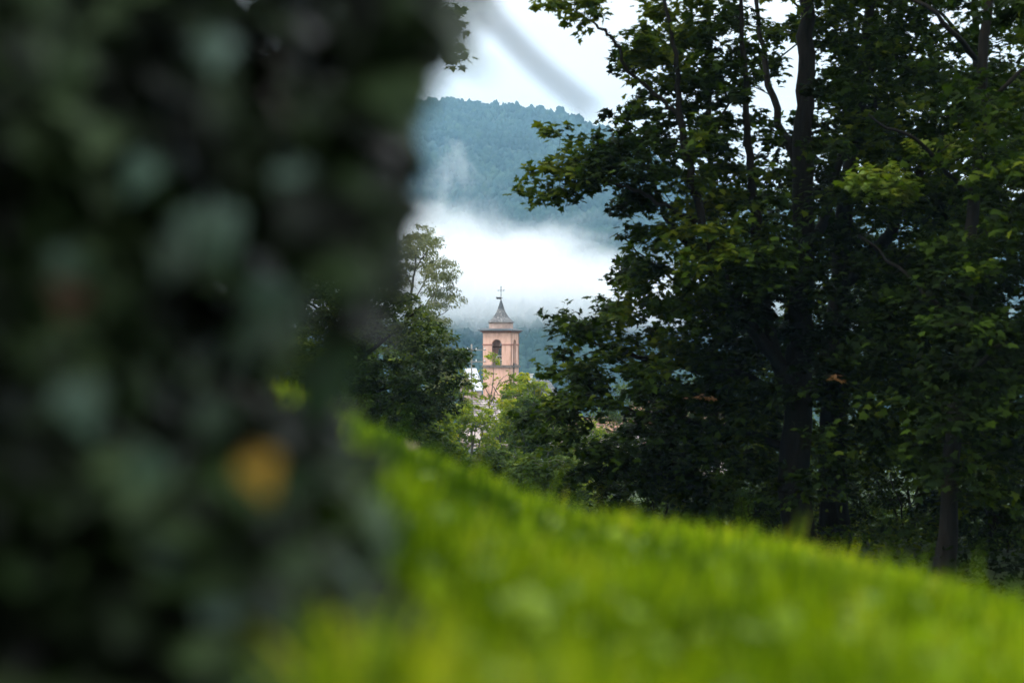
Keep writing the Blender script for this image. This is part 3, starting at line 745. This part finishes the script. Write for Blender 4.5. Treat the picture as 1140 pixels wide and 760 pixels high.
def second_maple():
    Y = 26.0; bx = P(930, 0, Y)[0]; zb = gz(bx, Y) - .1
    T = Tree('maple_tree', (bx, Y, zb), 'dark maple whose trunk leans right just behind the tallest one', 'tree', 12)
    T.limb([np.array([bx, Y, zb]), P(927, 470, Y), P(934, 330, Y), P(940, 230, Y), P(958, 120, Y), P(968, 0, Y), P(985, -200, Y)], .26, .05, 'trunk', 12, flare=True)
    T.limb(PP(Y, (936, 320), (975, 280, -.6), (1010, 225, -1), (1040, 160, -1.2), (1085, 115, -1.2), (1130, 85, -1.2), (1200, 40, -1.2)), .13, .03)
    T.limb(PP(Y, (950, 150), (985, 90, .2), (1000, 20, .5), (1010, -80, .8)), .11, .03)
    T.limb(PP(Y, (930, 420), (985, 360, .6), (1050, 320, 1), (1120, 300, 1.4)), .08, .02)
    g = T.g; b = lambda poly, n, d0=-2, d1=3: sample_region(poly, Y + d0, Y + d1, n, g)
    C = [b([(930, -40), (1060, -40), (1080, 90), (1180, 60), (1200, 330), (1000, 330), (960, 130)], 185),
         b([(960, 330), (1190, 320), (1190, 520), (980, 520)], 150)]
    T.grow(np.concatenate(C), .55, 95, .13, 'maple', M['maple'], 'crown', flat=.3, tilt=.42, droop=.3)
    T.grow(b([(900, -60), (930, -300), (1100, -400), (1260, -200), (1250, -50)], 80, -3, 5), .8, 55, .2, 'maple', M['maple'], 'crown')
    T.done()
second_maple()

def edge_maple(px, Y, lean, label, seed, r, n, poly, dark=True, lift=0):
    bx = P(px, 0, Y)[0]; zb = gz(bx, Y) - .1
    T = Tree('maple_tree', (bx, Y, zb), label, 'tree', seed)
    T.limb([np.array([bx, Y, zb]), P(px + lean * .3, 470, Y), P(px + lean * .6, 330, Y), P(px + lean, 150, Y), P(px + lean * 1.3, -60, Y), P(px + lean * 1.4, -220, Y)], r, .04, 'trunk', 10, flare=True)
    for k in range(6):
        y0 = 440 - k * 75; s = (-1) ** k; x0 = px + lean * (1 - (y0) / 600)
        T.limb(PP(Y, (x0, y0), (x0 + s * 45, y0 - 50, T.g.uniform(-1, 1)), (x0 + s * 110, y0 - 85 - 20 * k % 30, T.g.uniform(-2, 2))), r * .33, .015)
    T.grow(sample_region(poly, Y - 3.2, Y + 2.5, n, T.g), .6, 95, .13, 'maple', M['maple'], 'crown', flat=.3, tilt=.42)
    T.done(); return T
edge_maple(1050, 21, 40, 'dark maple at the right edge of the photo with leaning trunk', 13, .14, 240,
           [(1030, 40), (1180, -60), (1290, 100), (1290, 540), (1130, 590), (1000, 520), (990, 330), (1040, 220)])
edge_maple(1110, 29, -20, 'slim maple standing behind the right edge trees', 14, .14, 150,
           [(1000, 240), (1060, 60), (1200, 40), (1260, 500), (1020, 520)])
edge_maple(935, 31, 10, 'slim maple between the two thick maple trunks, farther back', 15, .11, 120,
           [(850, 300), (900, 120), (1020, 120), (1060, 330), (1040, 520), (840, 500)])
edge_maple(800, 33, -10, 'slim low maple behind the lowest boughs of the tallest maple', 16, .10, 90,
           [(690, 470), (740, 400), (860, 340), (900, 520), (870, 580), (720, 570)])

def shrub(name, px, py_top, Y, halfw, label, seed, mat, leaf, kind='oval', n=60, group='shrubs of the wood understory', py_base=None, per=90, stems=5, flat=.5, spread=None, cat='shrub', bark='bark', wall=0.55, twr=.006):
    bx = P(px, 0, Y)[0]; zb = gz(bx, Y) - .1
    if py_base is None: py_base = 390 - zb / Y * F
    T = Tree(name, (bx, Y, zb), label, cat, seed, group, bark)
    g = T.g; H = py_base - py_top
    for k in range(stems):
        dx = g.uniform(-.7, .7) * halfw
        T.limb([np.array([bx + g.normal(0, .1), Y + g.normal(0, .1), zb]), P(px + dx * .4, py_base - H * .4, Y + g.uniform(-.6, .6)), P(px + dx, py_base - H * g.uniform(.65, .9), Y + g.uniform(-1, 1))], max(.02, .012 * H * Y / F), .012, 'stem', 6)
    poly = []
    for a in np.linspace(0, 2 * math.pi, 22, endpoint=False):
        rr = g.uniform(.8, 1.08)
        poly.append((px + halfw * rr * math.cos(a), py_base - H * .5 - H * .52 * rr * math.sin(a)))
    dw = halfw * Y / F
    T.grow(sample_region(poly, Y - dw * wall, Y + dw * wall, n, g), spread or halfw * Y / F * .26, per, leaf, kind, mat, 'crown', flat=flat, tilt=.6, twr=twr)
    T.done(); return T

# understory of the wood on the right
for i, (px, pt, Y, hw, lb) in enumerate([
        (735, 500, 27, 70, 'low dark shrub at the left foot of the maples'),
        (830, 505, 28, 65, 'low dark shrub left of the thick maple trunk'),
        (905, 520, 33, 80, 'dark shrub behind the thick maple trunk'),
        (1010, 500, 30, 70, 'dark shrub between the thick trunk and the leaning one'),
        (1110, 500, 25, 75, 'dark shrub at the right edge below the maples'),
        (1170, 440, 32, 90, 'tall dark shrub at the right edge behind the wood'),
        (1020, 440, 42, 90, 'farther tall shrub seen between the maple trunks'),
        (870, 450, 45, 90, 'farther tall shrub left behind the thick maple trunk')]):
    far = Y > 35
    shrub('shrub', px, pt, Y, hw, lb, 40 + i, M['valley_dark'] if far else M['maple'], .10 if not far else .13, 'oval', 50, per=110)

def undergrowth():
    g = np.random.default_rng(77); n = 60000
    Y = 10 + g.random(n) ** 1.2 * 45; x = g.uniform(-.2, .5, n) * Y; f = fbm(x, Y, 31, 3, 1 / 5.0)
    z = ground_z(x, Y) + g.uniform(0, .35, n) * (1 + np.clip(f, -.6, 1.2))
    V, Fc = leaves(np.stack([x, Y, z], -1), g.normal(0, 1, (n, 3)), .13, 'oval', g, .5, .1)
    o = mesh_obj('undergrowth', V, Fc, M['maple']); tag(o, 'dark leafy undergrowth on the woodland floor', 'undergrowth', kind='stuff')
undergrowth()

# dark bush in the left middle distance
def dark_bush():
    Y = 32; px = 405; bx = P(px, 0, Y)[0]; zb = gz(bx, Y) - .1
    T = Tree('hornbeam_tree', (bx, Y, zb), 'dense dark bushy tree with layered boughs left of the tower', 'tree', 21)
    T.limb([np.array([bx, Y, zb]), P(404, 450, Y), P(400, 360, Y), P(392, 290, Y), P(380, 235, Y)], .17, .03, 'trunk', 9)
    for a in [((402, 440), (450, 425), (500, 412)), ((402, 455), (440, 455), (478, 462)), ((400, 400), (440, 370), (470, 340)), ((400, 380), (350, 340), (300, 300)),
              ((401, 420), (350, 400), (290, 380)), ((396, 330), (425, 300), (440, 285)), ((394, 300), (350, 260), (320, 230))]:
        T.limb(PP(Y, *[(x, y, T.g.uniform(-.8, .8)) for x, y in a]), .05, .012)
    S_ = lambda poly, n: sample_region(poly, Y - 1.8, Y + 1.6, n, T.g)
    C = [S_([(345, 268), (372, 256), (392, 268), (400, 300), (430, 310), (462, 330), (484, 362), (505, 380), (520, 396), (502, 412), (516, 420), (488, 434), (508, 446), (478, 470), (420, 500), (300, 490), (250, 380), (300, 270)], 560)]
    T.grow(np.concatenate(C), .34, 100, .10, 'oval', M['dark_leaf'], 'crown', flat=.22, tilt=.4)
    T.grow(np.concatenate([S_([(425, 385), (458, 388), (456, 402), (428, 398)], 3)]) - np.array([0, 1.6, 0]), .16, 18, .07, 'oval', M['maple_gold'], 'bright_leaf_spray', flat=.15)
    T.done()
dark_bush()

# airy birch behind it
def birch():
    Y = 62; px = 462; bx = P(px, 0, Y)[0]; zb = gz(bx, Y)
    T = Tree('birch_tree', (bx, Y, zb), 'airy pale birch with drooping sprays standing against the cloud', 'tree', 22, bark='bark_pale')
    T.limb([np.array([bx, Y, zb]), P(464, 460, Y), P(462, 400, Y), P(458, 340, Y), P(462, 295, Y), P(466, 262, Y)], .15, .015, 'trunk', 8)
    for a in [((462, 390), (478, 360), (500, 345)), ((460, 360), (485, 325), (505, 318)), ((459, 340), (478, 305), (498, 295)), ((460, 320), (445, 290), (435, 270)),
              ((462, 300), (475, 280), (486, 276)), ((459, 350), (440, 320), (428, 300)), ((462, 410), (440, 380), (425, 350)), ((463, 420), (490, 400), (505, 385))]:
        T.limb(PP(Y, *[(x, y, T.g.uniform(-1, 1)) for x, y in a]), .035, .01)
    S_ = lambda poly, n: sample_region(poly, Y - 2, Y + 2, n, T.g)
    C = [S_([(452, 262), (466, 252), (484, 262), (488, 282), (476, 300), (455, 300)], 50), S_([(425, 290), (435, 262), (452, 270), (455, 320), (430, 320)], 44),
         S_([(470, 295), (505, 288), (502, 310), (475, 318)], 28), S_([(470, 322), (512, 316), (512, 330), (500, 345), (470, 345)], 24),
         S_([(450, 340), (495, 345), (500, 385), (505, 430), (440, 430)], 66)]
    T.grow(np.concatenate(C), .42, 85, .14, 'slim', M['birch'], 'crown', flat=.35, tilt=.8, droop=1.1, twr=.006, maxr=.02)
    T.done()
birch()

# leafy trees between the meadow and the village, in front of the tower
def valley_tree(px, py_top, Y, halfw, label, seed, mat, leaf=.16, n=80, per=90, cat='tree', name='ash_tree', wob=.1):
    return shrub(name, px, py_top, Y, halfw, label, seed, mat, leaf, 'oval', n, group='leafy trees between meadow and village', py_base=None, per=per, stems=4, flat=.4, cat=cat, bark='bark_pale', twr=.012)
for i, (px, pt, Y, hw, lb, mt, n) in enumerate([
        (503, 386, 100, 30, 'light green tree filling the gap left of the tower', 'mid_leaf', 70),
        (478, 430, 66, 30, 'small yellowish tree at the right edge of the dark bushy tree', 'mid_leaf', 60),
        (522, 444, 72, 34, 'low yellow green tree straight below the tower', 'mid_leaf', 60),
        (566, 438, 80, 30, 'green tree covering the lower right of the tower', 'mid_leaf', 66),
        (585, 412, 92, 30, 'bright green tree just right of the tower', 'mid_leaf', 90),
        (600, 440, 60, 36, 'deep green tree right of the tower nearer the meadow', 'valley_dark', 80),
        (548, 500, 50, 48, 'dark green low tree behind the crest of the meadow', 'valley_dark', 70),
        (612, 505, 46, 45, 'dark low tree behind the meadow left of the maples', 'valley_dark', 70),
        (480, 470, 48, 32, 'dark low tree behind the meadow under the bushy tree', 'valley_dark', 60),
        (368, 262, 42, 46, 'olive green tree rising behind the dense bushy tree near the ivy', 'valley_dark', 110),
        (420, 330, 48, 60, 'deep green tree filling in behind the dense bushy tree', 'valley_dark', 110),
        (640, 455, 78, 36, 'green tree behind the lowest maple boughs', 'mid_leaf', 60),
        (700, 430, 110, 60, 'broad far tree seen through the maple boughs', 'valley_dark', 80),
        (800, 420, 115, 70, 'broad far tree behind the middle of the wood', 'valley_dark', 80),
        (930, 410, 120, 80, 'broad far tree behind the thick maple trunk', 'valley_dark', 80),
        (1080, 400, 118, 90, 'broad far tree behind the right side of the wood', 'valley_dark', 80)]):
    valley_tree(px, pt, Y, hw, lb, 60 + i, M[mt], .16 if Y < 90 else .22, int(n * 2.0))
# small sprigs crossing the tower's lower half
def sprig_tree():
    Y = 88; px = 541; bx = P(px, 0, Y)[0]; zb = gz(bx, Y)
    T = Tree('ash_tree', (bx, Y, zb), 'slender green sapling whose sprigs cross the peach tower', 'tree', 90, 'leafy trees between meadow and village', 'bark_pale')
    T.limb([np.array([bx, Y, zb]), P(543, 470, Y), P(548, 430, Y), P(550, 400, Y)], .06, .012, 'trunk', 6)
    for a in [((546, 450), (556, 425), (563, 418)), ((545, 440), (536, 425), (530, 415)), ((549, 430), (556, 440), (566, 436))]:
        T.limb(PP(Y, *a), .03, .012)
    C = np.array([P(549, 395, Y), P(552, 402, Y), P(541, 414, Y), P(535, 424, Y), P(566, 418, Y), P(560, 425, Y), P(544, 428, Y), P(538, 440, Y), P(549, 445, Y), P(568, 434, Y), P(575, 428, Y), P(556, 452, Y), P(545, 455, Y)])
    T.grow(C, .55, 100, .19, 'oval', M['mid_leaf'], 'crown', flat=.4, tilt=.6, twr=.007)
    T.done()
sprig_tree()

# maple behind the ivy, at upper left
def left_maple():
    Y = 19.0; px = 215; bx = P(px, 0, Y)[0]; zb = gz(bx, Y) - .1
    T = Tree('maple_tree', (bx, Y, zb), 'maple at upper left mostly hidden behind the blurred ivy', 'tree', 31)
    T.limb([np.array([bx, Y, zb]), P(218, 400, Y), P(225, 200, Y), P(230, 0, Y), P(240, -200, Y)], .22, .05, 'trunk', 10, flare=True)
    for a in [((224, 240), (290, 190), (345, 160), (395, 150)), ((226, 140), (300, 90), (360, 70), (400, 78)), ((228, 60), (320, 20), (400, -5), (475, 12)), ((229, 20), (320, -60), (420, -90)),
              ((224, 260), (150, 200), (60, 160)), ((230, 0), (160, -80), (80, -160)), ((222, 320), (270, 290), (320, 280))]:
        T.limb(PP(Y, *[(x, y, T.g.uniform(-.5, .5)) for x, y in a]), .06, .012)
    S_ = lambda poly, n, d=1.0: sample_region(poly, Y - d, Y + d, n, T.g)
    C = [S_([(440, -20), (478, -10), (490, 12), (498, 45), (482, 52), (462, 30), (430, 10)], 14, .4), S_([(330, 120), (370, 60), (398, 66), (396, 100), (350, 140)], 12, .6),
         S_([(330, 140), (398, 130), (418, 160), (390, 178), (340, 180)], 18, .6), S_([(300, 180), (360, 180), (400, 210), (380, 250), (320, 260)], 16, .8),
         S_([(100, -200), (430, -200), (430, -30), (380, 40), (330, 200), (300, 330), (100, 330)], 110, 2)]
    T.grow(np.concatenate(C), .40, 80, .12, 'maple', M['maple'], 'crown', flat=.28, tilt=.42)
    T.done()
left_maple()

# ------------------------------------------------------------------ grass of the meadow crest
def build_grass():
    g = np.random.default_rng(17)
    n = 120000
    y = 0.55 + (g.random(n) ** 0.75) * 8.2
    u = g.uniform(-0.34, 0.46, n); x = u * y
    # tufts: thin out by a low-frequency field
    f = fbm(x, y, 8, 3, 1 / 1.1)
    keep = (g.random(n) < np.clip(.75 + .35 * f, .25, 1)) & ~((u < -.125 - .05 * rng.random(len(x))) & (y < 1.8)); x, y, f = x[keep], y[keep], f[keep]; n = len(x)
    z = ground_z(x, y) - .01
    f2 = fbm(x, y, 9, 3, 1 / .35)
    h = g.uniform(.045, .125, n) * (1 + .20 * f + .14 * f2) * np.where(g.random(n) < .012, 1.5, 1)
    w = g.uniform(.0022, .0052, n)
    a = g.uniform(0, 2 * math.pi, n); lean = g.uniform(.05, .55, n)
    la = a + g.normal(0, .6, n) + 1.57
    dx, dy = np.cos(la) * lean * h, np.sin(la) * lean * h
    sx, sy = np.cos(a) * w, np.sin(a) * w
    V = []
    for t, wf in ((0, 1), (.45, .85), (.8, .5)):
        cx, cy, cz = x + dx * t * t, y + dy * t * t, z + h * t * (1 - .25 * lean * t)
        V += [np.stack([cx - sx * wf, cy - sy * wf, cz], -1), np.stack([cx + sx * wf, cy + sy * wf, cz], -1)]
    V.append(np.stack([x + dx, y + dy, z + h * (1 - .25 * lean)], -1))
    V = np.stack(V, 1)                       # n,7,3
    tri = np.array([(0, 1, 3), (0, 3, 2), (2, 3, 5), (2, 5, 4), (4, 5, 6)])
    Fc = (tri[None] + (np.arange(n) * 7)[:, None, None]).reshape(-1, 3)
    o = mesh_obj('grass', V.reshape(-1, 3), Fc, M['grass'])
    tag(o, 'bright green grass over the meadow crest', 'grass', kind='stuff')
    # clover and broad herb leaves between the blades
    n = 3600; y = 0.7 + g.random(n) ** .8 * 6.5; x = g.uniform(-.34, .46, n) * y; k_ = ~((x / y < -.15) & (y < 2.2)); x, y = x[k_], y[k_]; n = len(x); z = ground_z(x, y) + g.uniform(.02, .08, n)
    V, Fc = leaves(np.stack([x, y, z], -1), g.normal(0, 1, (n, 3)), .026, 'round', g, .35, .0)
    o = mesh_obj('clover', V, Fc, M['clover']); tag(o, 'pale green clover leaves among the grass blades', 'clover', kind='stuff')
build_grass()

def near_leaf(name, kind, pos, size, dirv, nrm, mat, label, cat, group=None, parent=None):
    LV, LF = leaf_shape(kind); d = np.array(dirv, float); d /= np.linalg.norm(d); nrm = np.array(nrm, float)
    s = np.cross(d, nrm); s /= np.linalg.norm(s); nn = np.cross(s, d); pos = np.array(pos, float)
    V = size * (LV[:, 0:1] * s + (LV[:, 1:2] - .4) * d + LV[:, 2:3] * nn)
    b = MB(); b.add(V + pos, LF); b.tube([pos - d * size * .4, pos - d * size * .62 - nn * size * .1], [.0012, .001], 4)
    if parent is not None:
        return mesh_obj(name, np.concatenate(b.v), b.f, mat, parent)
    o = mesh_obj(name, np.concatenate(b.v), b.f, mat, origin=pos); tag(o, label, cat, group); return o
for px, py, Y, sz, dv, lb in [(456, 521, 4.3, .055, (1, .2, .3), 'brown fallen leaf caught in the grass left of the crest'),
                              (463, 509, 4.8, .045, (-.6, .6, .3), 'small brown fallen leaf just above the larger one'),
                              (521, 532, 4.6, .045, (.5, .6, .4), 'brown fallen leaf lying on the crest below the tower')]:
    q = P(px, py, Y); q[2] = float(ground_z(q[0], q[1])) + .085
    near_leaf('fallen_leaf', 'maple', q, sz, dv, (.1, -.8, .6), M['dry_leaf'], lb, 'leaf', 'fallen leaves on the meadow')

# ------------------------------------------------------------------ ivy-clad trunk close to the camera on the left
def ivy_trunk():
    g = np.random.default_rng(23)
    bx, by = -0.64, 1.34; zb = gz(bx, by) - .05
    t = root('ivy_clad_tree', (bx, by, zb), 'blurred tree trunk thickly clad in dark ivy filling the left side', 'tree')
    b = MB(); q = spline([(bx - .02, by, zb - .1), (bx, by, zb + .3), (bx + .01, by, .1), (bx + .02, by + .02, .6), (bx - .04, by + .05, 1.6), (bx - .05, by, 3.0)], 6)
    b.tube(q, np.linspace(.36, .30, len(q)), 20); b.build('trunk', M['bark'], t, True)
    # stems
    b = MB()
    for k in range(14):
        a0 = g.uniform(-2.6, .4); pts = []
        for z in np.linspace(zb, 1.2, 12):
            a0 += g.normal(0, .12); pts.append((bx + .365 * math.cos(a0), by + .365 * math.sin(a0), z))
        b.tube(pts, .006, 5)
    b.build('ivy_stems', M['bark_pale'], t, True)
    # leaves in a ragged shell about the trunk, fuller at the top and bottom right
    def shell(n, lo, hi):
        z = g.uniform(lo, hi, n); a = g.uniform(-2.9, .75, n)
        swell = .03 + .055 * np.clip((z - .02) / .25, 0, 1.3) + .02 * np.clip((-.12 - z) / .2, 0, 1.2) + .03 * np.sin(z * 22 + a * 3)
        r = .37 + swell * g.random(n) ** .6
        return np.stack([bx + r * np.cos(a), by + r * np.sin(a), z], -1), np.stack([np.cos(a), np.sin(a), np.zeros(n)], -1)
    def facing(pos, out, size, kind):
        LV, LF = leaf_shape(kind); n = len(pos)
        nn = out + g.normal(0, .45, (n, 3)) + np.array([0, 0, .35]); nn /= np.linalg.norm(nn, axis=1)[:, None]
        d = np.array([0, 0, -1.0]) + g.normal(0, .55, (n, 3)); d -= nn * np.sum(d * nn, 1)[:, None]; d /= np.linalg.norm(d, axis=1)[:, None]
        s = np.cross(d, nn); sz = size * g.uniform(.6, 1.3, n)
        V = pos[:, None] + sz[:, None, None] * (LV[None, :, 0:1] * s[:, None] + LV[None, :, 1:2] * d[:, None] + LV[None, :, 2:3] * nn[:, None])
        return V.reshape(-1, 3), (LF[None] + (np.arange(n) * len(LV))[:, None, None]).reshape(-1, 3)
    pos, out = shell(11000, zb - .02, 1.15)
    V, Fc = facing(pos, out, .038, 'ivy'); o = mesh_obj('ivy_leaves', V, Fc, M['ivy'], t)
    n = 2600; y = g.uniform(.92, 1.6, n); x = (-.52 + .385 * g.random(n) ** 1.15) * y; zz = ground_z(x, y) + .15 * g.random(n) ** 1.5
    V, Fc = facing(np.stack([x, y, zz], -1), np.tile([.1, -.5, .7], (n, 1)), .05, 'ivy'); mesh_obj('ivy_leaves', V, Fc, M['ivy'], t)
    # scattered leaves on the outside, their grey sky sheen put into a paler colour
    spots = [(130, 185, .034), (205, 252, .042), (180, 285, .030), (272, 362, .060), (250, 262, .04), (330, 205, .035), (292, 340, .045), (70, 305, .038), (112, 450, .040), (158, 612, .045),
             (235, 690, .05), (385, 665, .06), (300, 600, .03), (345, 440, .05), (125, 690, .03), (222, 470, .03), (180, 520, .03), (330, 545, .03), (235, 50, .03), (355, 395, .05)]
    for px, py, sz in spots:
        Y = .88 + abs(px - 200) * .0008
        near_leaf('pale_sheen_ivy_leaf', 'ivy', P(px, py, Y) + np.array([0, g.uniform(-.04, .05), 0]), sz * 1.0, (g.normal(0, .4), g.normal(0, .2), -1), (g.uniform(-.2, .6), -.8, .7), M['ivy_pale_sheen'], None, None, parent=t)
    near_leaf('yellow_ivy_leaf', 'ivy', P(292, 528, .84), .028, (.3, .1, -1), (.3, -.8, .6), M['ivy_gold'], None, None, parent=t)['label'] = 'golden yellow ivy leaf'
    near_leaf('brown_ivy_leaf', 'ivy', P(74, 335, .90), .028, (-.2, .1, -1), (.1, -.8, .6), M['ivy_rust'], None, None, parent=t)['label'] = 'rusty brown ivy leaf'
    # loose sprays hanging at the upper right of the trunk and a bare twig
    b = MB(); LP = []
    for (p0, p1, p2) in [((300, -60), (400, 20), (455, 90)), ((300, 60), (380, 130), (418, 225)), ((280, 150), (350, 220), (380, 300)), ((330, -80), (430, -40), (470, 30)), ((250, 430), (340, 470), (395, 560)), ((240, 560), (340, 610), (420, 700)), ((260, 640), (380, 690), (430, 780)),
                         ((320, 0), (370, 60), (425, 140)), ((300, 100), (340, 180), (400, 250))]:
        Y = g.uniform(1.0, 1.25); pts = spline([P(*p0, Y), P(*p1, Y), P(*p2, Y - .03)], 6); b.tube(pts, np.linspace(.004, .0015, len(pts)), 5)
        for q_ in pts[3:]:
            for _ in range(5): LP.append(q_ + g.normal(0, .018, 3))
    b.build('ivy_runners', M['bark_pale'], t, True)
    LP = np.array(LP); V, Fc = facing(LP, np.tile([.5, -.7, .2], (len(LP), 1)), .045, 'ivy'); mesh_obj('ivy_sprays', V, Fc, M['ivy'], t)
    b = MB(); pts = spline([(bx + .1, by + .1, 1.2), P(400, -230, 1.15), P(490, -60, 1.3), P(540, 10, 1.3), P(595, 70, 1.3), P(645, 112, 1.3), P(662, 126, 1.3)], 6)
    b.tube(pts, np.linspace(.0075, .0042, len(pts)), 6)
    b.build('bare_twig', M['bark'], t, True)
    # the crown overhead, outside the picture, that shades the ivy
    n = 7000; pos = np.stack([bx - .7 + g.normal(0, 1.1, n), by - .5 + g.normal(0, 1.2, n), g.uniform(1.7, 3.4, n)], -1)
    V, Fc = leaves(pos, g.normal(0, 1, (n, 3)), .17, 'oval', g, .5, .3); mesh_obj('crown', V, Fc, M['dark_leaf'], t)
ivy_trunk()

for o in list(bpy.data.objects):
    if '_o' in o: del o['_o']
